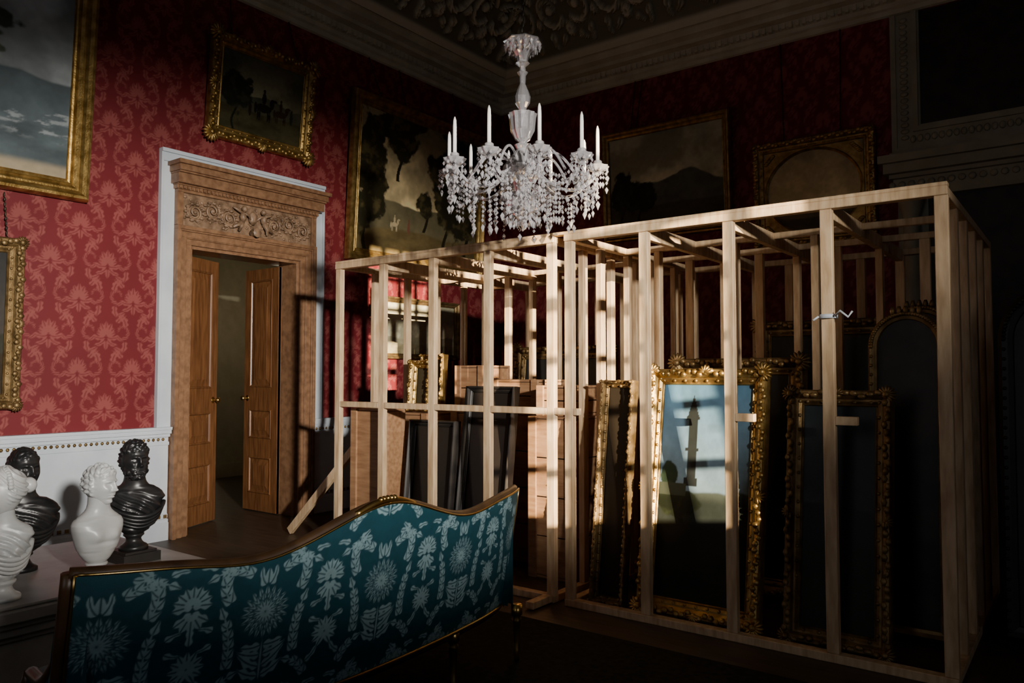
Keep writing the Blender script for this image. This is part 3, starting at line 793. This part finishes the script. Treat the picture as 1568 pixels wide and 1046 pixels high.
s.tube([(xback(y,ztop(y))-.001,y,ztop(y)+.0) for y in ys],.005,8,1)
s.tube([(xback(y,.30)+.0,y,.30) for y in ys],.010,8,1)
s.tube([(xback(y,.30)-.04,y,.29) for y in ys],.034,8,0)
for y in (y0s,y1s):
    zt=float(ztop(y))
    s.tube([(xback(y,z)-.035,y,z) for z in np.linspace(.27,zt-.0,14)],.024,10,0)
    s.tube([(xback(y,z)-.0,y,z) for z in np.linspace(.27,zt-.0,14)],.005,8,1)
s.tube([(xback(y,ztop(y))-.02,y,ztop(y)+.012*np.cos((y-2.2)/.16*PI/2)) for y in np.linspace(2.04,2.36,20)],.014,8,1)
for q in range(5):
    a=(q-2)*.42;s.ell((xback(2.2,.97)-.015,2.2+.05*math.sin(a),float(ztop(2.2))+.014+.006*math.cos(a)),(.014,.014,.012),1,8,6)
SF=-3.10
for y,sg in ((y0s+.06,-1),(y1s-.04,1)):
    pts=[]
    for i in range(24):
        t=i/23;pts.append((SX-.05-.42*t,y+sg*.02*math.sin(t*PI),.74-.24*float(sst(np.array(t),0,.75))))
    s.tube(pts,.022,10,0)
    e=pts[-1];s.tube([e,(e[0]-.03,e[1],e[2]-.05),(e[0]+.0,e[1],e[2]-.12),(e[0]-.02,e[1],.30)],[.026,.024,.02,.024],8,0)
    A=np.array(pts)
    V=[];F=[]
    for p in A:V+=[(p[0],p[1]+.015*sg,p[2]-.01),(p[0],p[1]+.015*sg,.30),(p[0],p[1]-.03*sg,p[2]-.01),(p[0],p[1]-.03*sg,.30)]
    for i in range(len(A)-1):
        a=i*4;F+=[(a,a+1,a+5,a+4),(a+2,a+6,a+7,a+3)]
    s.add(V,F,2,True)
rings=[]
for z,e in ((.26,0),(.33,0),(.34,-.015),(.42,-.005),(.45,-.03),(.465,-.10)):
    rr=[]
    for i in range(40):
        a=2*PI*i/40;c,sn=math.cos(a),math.sin(a)
        px=abs(c)**.25*np.sign(c);py=abs(sn)**.25*np.sign(sn)
        rr.append(((SX+SF)/2-.04+px*(.31+e),2.19+py*(1.06+e),z))
    rings.append(np.array(rr))
s.loft(rings,2,True)
for (x,y) in ((SX-.03,y0s+.05),(SX-.03,1.78),(SX-.03,2.78),(SX-.03,y1s-.02),(SF-.0,y0s+.05),(SF-.0,1.78),(SF-.0,2.6),(SF-.0,y1s-.06)):
    s.lathe([(.012,.0),(.016,.02),(.013,.035),(.018,.05),(.014,.06),(.021,.20),(.026,.215),(.018,.225),(.03,.24),(.03,.29)],(x,y,.012),12,1)
s.build('frame',[SOFAW,BRASS,TEALP],sofa)

# ------------------------------------------------------------------ bust table + busts
tb=MB()
tx0,tx1,ty0,ty1=-4.85,-3.72,.55,2.42
for e,z0,z1 in ((.06,.0,.06),(.04,.06,.09),(.0,.09,.33),(.02,.33,.36),(.05,.36,.40),(.07,.40,.43),(.10,.43,.485),(.08,.485,.50)):
    tb.box(tx0-e,tx1+e-.1,ty0-e,ty1+e-.1,z0,z1)
tb.build('marble_plinth_table',[MARBLEG],bevel=.006)
def head(mb,c,sc,yaw,mt,hair='curl',pitch=0,beard=False):
    nt,nph=120,90
    th=np.linspace(0,2*PI,nt,endpoint=False);ph=np.linspace(-PI/2+.02,PI/2-.02,nph)
    TH,PH=np.meshgrid(th,ph)
    d=np.stack([np.cos(PH)*np.cos(TH),np.cos(PH)*np.sin(TH),np.sin(PH)],-1)
    P=d*np.array([.076,.097,.122])
    t=np.clip(-P[...,2]/.122,0,1)
    P[...,0]*=1-.26*t**1.8
    P[...,1]=np.where(P[...,1]<0,P[...,1]*(1-.35*t),P[...,1]*(1+.10*t**2))
    P[...,1]=np.where(P[...,1]>.082,.082+(P[...,1]-.082)*.5,P[...,1])
    x,y,z=P[...,0].copy(),P[...,1].copy(),P[...,2].copy()
    fr=sst(d[...,1],.10,.45)
    g=lambda x0,z0,sx,sz:np.exp(-((x-x0)/sx)**2-((z-z0)/sz)**2)*fr
    dy=.027*g(0,-.024,.012,.012)+.019*g(0,-.004,.009,.020)+.010*g(0,.018,.010,.014)
    for q in(-1,1):
        dy=dy+.011*g(q*.026,.030,.020,.008)-.020*g(q*.030,.010,.014,.011)+.013*g(q*.030,.009,.009,.006)+.006*g(q*.044,-.020,.018,.018)+.008*g(q*.011,-.028,.007,.007)
    dy=dy+.013*g(0,-.052,.020,.0055)+.013*g(0,-.065,.016,.006)-.010*g(0,-.0585,.024,.0028)-.009*g(0,-.078,.024,.006)+.018*g(0,-.100,.022,.016)-.006*g(0,-.041,.018,.005)
    P[...,1]+=dy
    hl=.058+.012*np.cos(x*40)
    hm=np.maximum(1/(1+np.exp(-(z-hl)/.004)),1/(1+np.exp((y-.012)/.005))*(1/(1+np.exp(-(z+.050+.3*y)/.006))))
    if beard:
        bm=1/(1+np.exp((z+.045)/.006))*sst(d[...,1],-.3,.1)*(1-g(0,-.055,.018,.012))
        hm=np.maximum(hm,bm)
    cu=np.abs(np.sin(x*110+2*np.sin(z*70))*np.sin(y*105+1+2*np.sin(x*40))*np.sin(z*100+2*np.sin(y*50)))**.45
    if hair=='curl':P+=d*(hm*(.006+.018*cu))[...,None]
    elif hair=='short':P+=d*(hm*(.004+.008*cu))[...,None]
    else:P+=d*(hm*(.009+.006*np.sin((z*1.5+np.abs(x)-y)*170)))[...,None]
    P=P.reshape(-1,3)
    cp,sp_=math.cos(pitch),math.sin(pitch)
    R=np.array([[math.cos(yaw),-math.sin(yaw),0],[math.sin(yaw),math.cos(yaw),0],[0,0,1]])@np.array([[1,0,0],[0,cp,-sp_],[0,sp_,cp]])
    F=[]
    for i in range(nph-1):
        for j in range(nt):
            k=(j+1)%nt;F.append((i*nt+j,i*nt+k,(i+1)*nt+k,(i+1)*nt+j))
    F.append(tuple(range(nt-1,-1,-1)));F.append(tuple(range((nph-1)*nt,nph*nt)))
    M=np.eye(4);M[:3,:3]=R*sc;M[:3,3]=c
    mb.add(P,F,mt,True,M)
    for q in(-1,1):
        mb.ell((q*.074,-.004,-.005),(.009,.016,.028),mt,12,8,M)
        mb.ell((q*.080,-.010,.002),(.006,.010,.020),mt,10,8,M)
    if hair=='bun':
        mb.ell((0,-.118,.02),(.042,.038,.042),mt,14,10,M)
        for i in range(18):
            a=PI*i/17;mb.ell((.080*math.cos(a),.012,.028+.088*math.sin(a)),(.014,.016,.014),mt,8,6,M)
def bust(name,x,y,z,sc,yaw,headyaw,m,hair,female=False,drape=True,block=None,pitch=0,wide=1.0,beard=False,hs=1.14):
    b_=MB();zz=z
    if block:
        b_.box(x-.10,x+.10,y-.10,y+.10,z,z+block,1);b_.box(x-.085,x+.085,y-.085,y+.085,z+block,z+block+.012,1);zz=z+block+.012
    b_.lathe([(p*sc,q*sc) for p,q in ((.098,0),(.098,.02),(.090,.03),(.072,.04),(.058,.055),(.050,.075),(.058,.09),(.070,.10),(.070,.112),(.05,.118))],(x,y,zz),28,0)
    if female:prof=[(.115,.05,.05),(.14,.08,.07),(.19,.11,.09),(.26,.125,.10),(.31,.135,.105),(.35,.145,.10),(.385,.155,.085),(.41,.15,.072),(.43,.125,.065),(.45,.09,.058),(.47,.066,.055),(.50,.054,.052),(.53,.052,.053),(.57,.054,.058)]
    else:prof=[(.115,.055,.055),(.14,.085,.075),(.18,.115,.09),(.24,.138,.105),(.30,.155,.112),(.35,.168,.112),(.385,.172,.100),(.41,.162,.088),(.43,.142,.080),(.45,.115,.075),(.47,.092,.070),(.49,.078,.068),(.52,.071,.069),(.57,.070,.074)]
    rings=[];cz=math.cos(yaw);sz=math.sin(yaw)
    zs=np.linspace(prof[0][0],prof[-1][0],60);pz=[p[0] for p in prof];N=96
    for q in zs:
        rx=np.interp(q,pz,[p[1] for p in prof])*(wide if q<.46 else 1);ry=np.interp(q,pz,[p[2] for p in prof])
        a=np.linspace(0,2*PI,N,endpoint=False);ca,sa=np.cos(a),np.sin(a)
        e=.8 if .2<q<.42 else 1
        lx=rx*np.sign(ca)*np.abs(ca)**e;ly=ry*np.sign(sa)*np.abs(sa)**e
        front=np.clip(sa,0,1)**.5
        if q<.45:
            if female:ly=ly+.040*np.exp(-((q-.29)/.035)**2)*(np.exp(-((lx-.06)/.034)**2)+np.exp(-((lx+.06)/.034)**2))*front
            else:
                ly=ly+.020*np.exp(-((q-.31)/.045)**2)*(np.exp(-((lx-.065)/.04)**2)+np.exp(-((lx+.065)/.04)**2))*front-.010*np.exp(-((q-.26)/.015)**2)*front*np.exp(-(lx/.09)**2)
                ly=ly+.010*np.exp(-((q-.425)/.008)**2)*front*np.exp(-((np.abs(lx)-.06)/.05)**2)
            if drape:
                k=.013*np.clip((.44-q)/.1,0,1)*np.clip((q-.12)/.05,0,1)
                ww=np.sin(a*4+q*60+2.0*np.sin(a*2+q*9));ww=1-2*np.abs(ww)**.7
                lx=lx+k*ww*ca;ly=ly+k*ww*sa
        ly=ly+.014*np.clip((q-.44)/.12,0,1)
        X=x+sc*(lx*cz-ly*sz);Y=y+sc*(lx*sz+ly*cz)
        rings.append(np.stack([X,Y,np.full(N,zz+sc*q)],1))
    b_.loft(rings,0,True)
    if drape:
        for off,rr in ((0,.016),(.028,.014),(.055,.013),(.08,.011)):
            pts=[];n=26
            for i in range(n):
                t=i/(n-1);a=-.5+t*(PI+.7)
                hq=.405-off-.15*math.sin(max(0,min(PI,a*.75+.3)))*(.5+.9*t)
                rxi=np.interp(hq,pz,[p[1] for p in prof])*wide;ryi=np.interp(hq,pz,[p[2] for p in prof])
                lx=(rxi+.004)*math.cos(a);ly=(ryi+.016)*math.sin(a)
                pts.append((x+sc*(lx*cz-ly*sz),y+sc*(lx*sz+ly*cz),zz+sc*hq))
            b_.tube(pts,rr*sc,8,0)
    hx=x-sc*.022*sz;hy=y+sc*.022*cz
    head(b_,(hx,hy,zz+sc*.640),sc*hs,headyaw,0,hair,pitch,beard)
    return b_.build(name,[m,BLACKF])
def yawof(dx,dy):return math.atan2(-dx,dy)
bust('marble_bust',-3.93,1.84,.5,.71,yawof(.8,.1),yawof(.86,.45),MARBLE,'curl',drape=False)
bust('female_marble_bust',-3.90,1.42,.5,.75,yawof(.9,-.3),yawof(.1,-.9),MARBLE,'bun',female=True,drape=True)
bust('bearded_bronze_bust',-4.16,2.14,.5,.74,yawof(.7,-.5),yawof(.85,-.1),BRONZE,'curl',block=.05,wide=1.18,beard=True)
bust('bronze_bust',-4.40,1.68,.5,.80,yawof(.9,-.2),yawof(.9,.1),BRONZE,'short',wide=1.25)

# ------------------------------------------------------------------ chandelier
ch=MB();cx,cy=-2.71,3.72
random.seed(12)
z=3.56
i=0
while z<6.34:
    ch.ell((cx,cy,z),(.004,.013,.022) if i%2 else (.013,.004,.022),1,6,4);z+=.034;i+=1
ch.lathe([(.05,0),(.06,.02),(.03,.05)],(cx,cy,6.30),12,1)
ch.lathe([(.012,3.56),(.03,3.53),(.105,3.525),(.112,3.515),(.085,3.49),(.05,3.46),(.035,3.43),(.03,3.40)],(cx,cy,0),24,0,False,scal=.07,ns=8)
ch.lathe([(.03,3.40),(.045,3.385),(.02,3.365)],(cx,cy,0),12,0,False)
for k in range(16):
    a=2*PI*k/16;ch.octa((cx+.105*math.cos(a),cy+.105*math.sin(a),3.495),.013,.022,0,1.6)
    ch.octa((cx+.08*math.cos(a),cy+.08*math.sin(a),3.47),.010,.02,0,1.4)
ch.lathe([(.016,3.38),(.02,3.34),(.034,3.33),(.02,3.31),(.018,3.26),(.035,3.22),(.048,3.18),(.045,3.14),(.025,3.11),(.018,3.09),(.04,3.07),(.045,3.05),(.022,3.03),(.018,3.0)],(cx,cy,0),12,0,False)
ch.lathe([(.018,3.0),(.05,2.99),(.082,3.07-.0),(.085,3.075),(.078,3.05),(.07,2.97),(.045,2.92),(.02,2.90)],(cx,cy,0),24,0,False,scal=.05,ns=12)
ch.lathe([(.02,2.90),(.05,2.885),(.035,2.86),(.06,2.83),(.09,2.79),(.12,2.75),(.125,2.72),(.10,2.68),(.06,2.66),(.05,2.60),(.07,2.57),(.10,2.55),(.09,2.50),(.05,2.46),(.025,2.42),(.03,2.39),(.0,2.36)],(cx,cy,0),20,0,False)
def strand(x,y,z0,n,r=.011,end=.020,step=.027):
    z=z0
    for i in range(n):
        ch.octa((x+random.uniform(-.003,.003),y+random.uniform(-.003,.003),z),r*random.uniform(.8,1.1),step*.46,0);z-=step
    ch.octa((x,y,z-end*.7),end*.62,end*.9,0,1.6)
NA=10;base=math.atan2(-.8,.6)
for k in range(NA):
    a=base+r_(11)+2*PI*k/NA;ca,sa=math.cos(a),math.sin(a)
    RA=.45
    pts=[];zz=[(.09,2.72),(.15,2.66),(.22,2.615),(.30,2.60),(.37,2.62),(.42,2.66),(.44,2.69),(.45,2.71)]
    for r0,z0 in zz:pts.append((cx+r0*ca,cy+r0*sa,z0))
    P=np.array(pts);tq=np.linspace(0,len(P)-1,26);P=np.stack([np.interp(tq,range(len(P)),P[:,j]) for j in range(3)],1)
    ch.tube(P,.010,6,0,False)
    pts=[]
    for i in range(20):
        t=i/19;pts.append((cx+(.07+.26*t)*ca,cy+(.07+.26*t)*sa,2.78+.10*math.sin(t*PI)-.10*t))
    ch.tube(pts,.008,6,0,False)
    c=(cx+RA*ca,cy+RA*sa,0)
    ch.lathe([(.014,2.70),(.045,2.715),(.062,2.735),(.064,2.742),(.04,2.728),(.016,2.725)],c,18,0,False,scal=.08,ns=9)
    ch.lathe([(.016,2.725),(.024,2.74),(.026,2.77),(.02,2.775)],c,10,0,False)
    ch.lathe([(.0115,2.76),(.011,2.93),(.009,2.965),(.003,2.985)],c,10,2,True)
    for q in range(8):
        b_=2*PI*q/8;strand(c[0]+.060*math.cos(b_),c[1]+.060*math.sin(b_),2.712,random.choice((1,2,3,4)),.0095,.018)
    strand(c[0],c[1],2.69,6,.011,.024)
    a2=a+2*PI/NA
    p=np.array((cx+RA*ca,cy+RA*sa,2.69));q_=np.array((cx+RA*math.cos(a2),cy+RA*math.sin(a2),2.69))
    for i in range(1,11):
        t=i/11;w=p*(1-t)+q_*t;w[2]-=.13*math.sin(t*PI);ch.octa(w,.010,.014,0)
        if i%3==1:strand(w[0],w[1],w[2]-.025,2,.009,.018)
    p=np.array((cx+.12*ca,cy+.12*sa,2.78))
    for i in range(1,14):
        t=i/14;w=p*(1-t)+np.array((cx+RA*ca,cy+RA*sa,2.72))*t;w[2]-=.10*math.sin(t*PI);ch.octa(w,.010,.013,0)
    for jj,r0 in enumerate((.17,.24,.31,.38)):
        dd=(-.1,.12)[jj%2]
        strand(cx+r0*math.cos(a+dd),cy+r0*math.sin(a+dd),2.59-random.uniform(0,.03),random.choice((3,4,6,7)),.011,.022)
for rr,z0,n,l in ((.12,2.72,16,5),(.10,2.55,12,4),(.065,2.48,8,2)):
    for k in range(n):
        a=2*PI*k/n;strand(cx+rr*math.cos(a),cy+rr*math.sin(a),z0,l,.011,.022)
ch.build('chandelier',[GLASS,CHAIN,WAX])

# ------------------------------------------------------------------ lights, world, camera
def look(o,tgt):
    o.rotation_euler=(Vector(tgt)-o.location).to_track_quat('-Z','Y').to_euler()
def spot(name,loc,tgt,e,size,blend,rad,col,sc=(1,1,1)):
    l=D.lights.new(name,'SPOT');l.energy=e;l.spot_size=r_(size);l.spot_blend=blend;l.shadow_soft_size=rad;l.color=col
    o=D.objects.new(name,l);bpy.context.scene.collection.objects.link(o);o.location=loc;look(o,tgt);o.scale=sc;return o
def area(name,loc,tgt,e,sx,sy,col):
    l=D.lights.new(name,'AREA');l.shape='RECTANGLE';l.size=sx;l.size_y=sy;l.energy=e;l.color=col
    o=D.objects.new(name,l);bpy.context.scene.collection.objects.link(o);o.location=loc;look(o,tgt);return o
spot('window_spill_light',(4.2,-.51,2.85),(-6.8,4.15,1.68),7200,50,1.0,.14,(1,.94,.86),(1,.53,1))
sl=D.lights.new('sun','SUN');sl.energy=28;sl.angle=r_(.3);sl.color=(1,.80,.55)
so=D.objects.new('sun',sl);bpy.context.scene.collection.objects.link(so);so.location=(8,-2,5)
so.rotation_euler=Vector((-11.3,6.0,-1.25)).to_track_quat('-Z','Y').to_euler()
area('window_1_skylight',(XR+.1,.7,2.8),(-6.8,2.5,5.5),21,1.1,2.9,(.86,.93,1))
area('added_fill_light',(-1.5,YB0-.1,2.8),(-1.5,8,5.5),18,1.3,2.9,(.95,.96,1))  # added fill lamp, brightens far wall, cage front and ceiling
pl=D.lights.new('next_room_light','POINT');pl.energy=8;pl.shadow_soft_size=.3;pl.color=(1,.86,.62)
o=D.objects.new('next_room_light',pl);o.location=(-8.9,6.6,2.3);bpy.context.scene.collection.objects.link(o)
w=D.worlds.new('World');bpy.context.scene.world=w;w.use_nodes=True
w.node_tree.nodes['Background'].inputs[0].default_value=(.8,.9,1,1);w.node_tree.nodes['Background'].inputs[1].default_value=.3
cd=D.cameras.new('camera');cd.lens=1181/1568*36;cd.sensor_width=36;cd.clip_start=.05
co=D.objects.new('camera',cd);bpy.context.scene.collection.objects.link(co)
co.location=(0,0,1.5);co.rotation_euler=(r_(90+2.47),0,r_(36.87));bpy.context.scene.camera=co
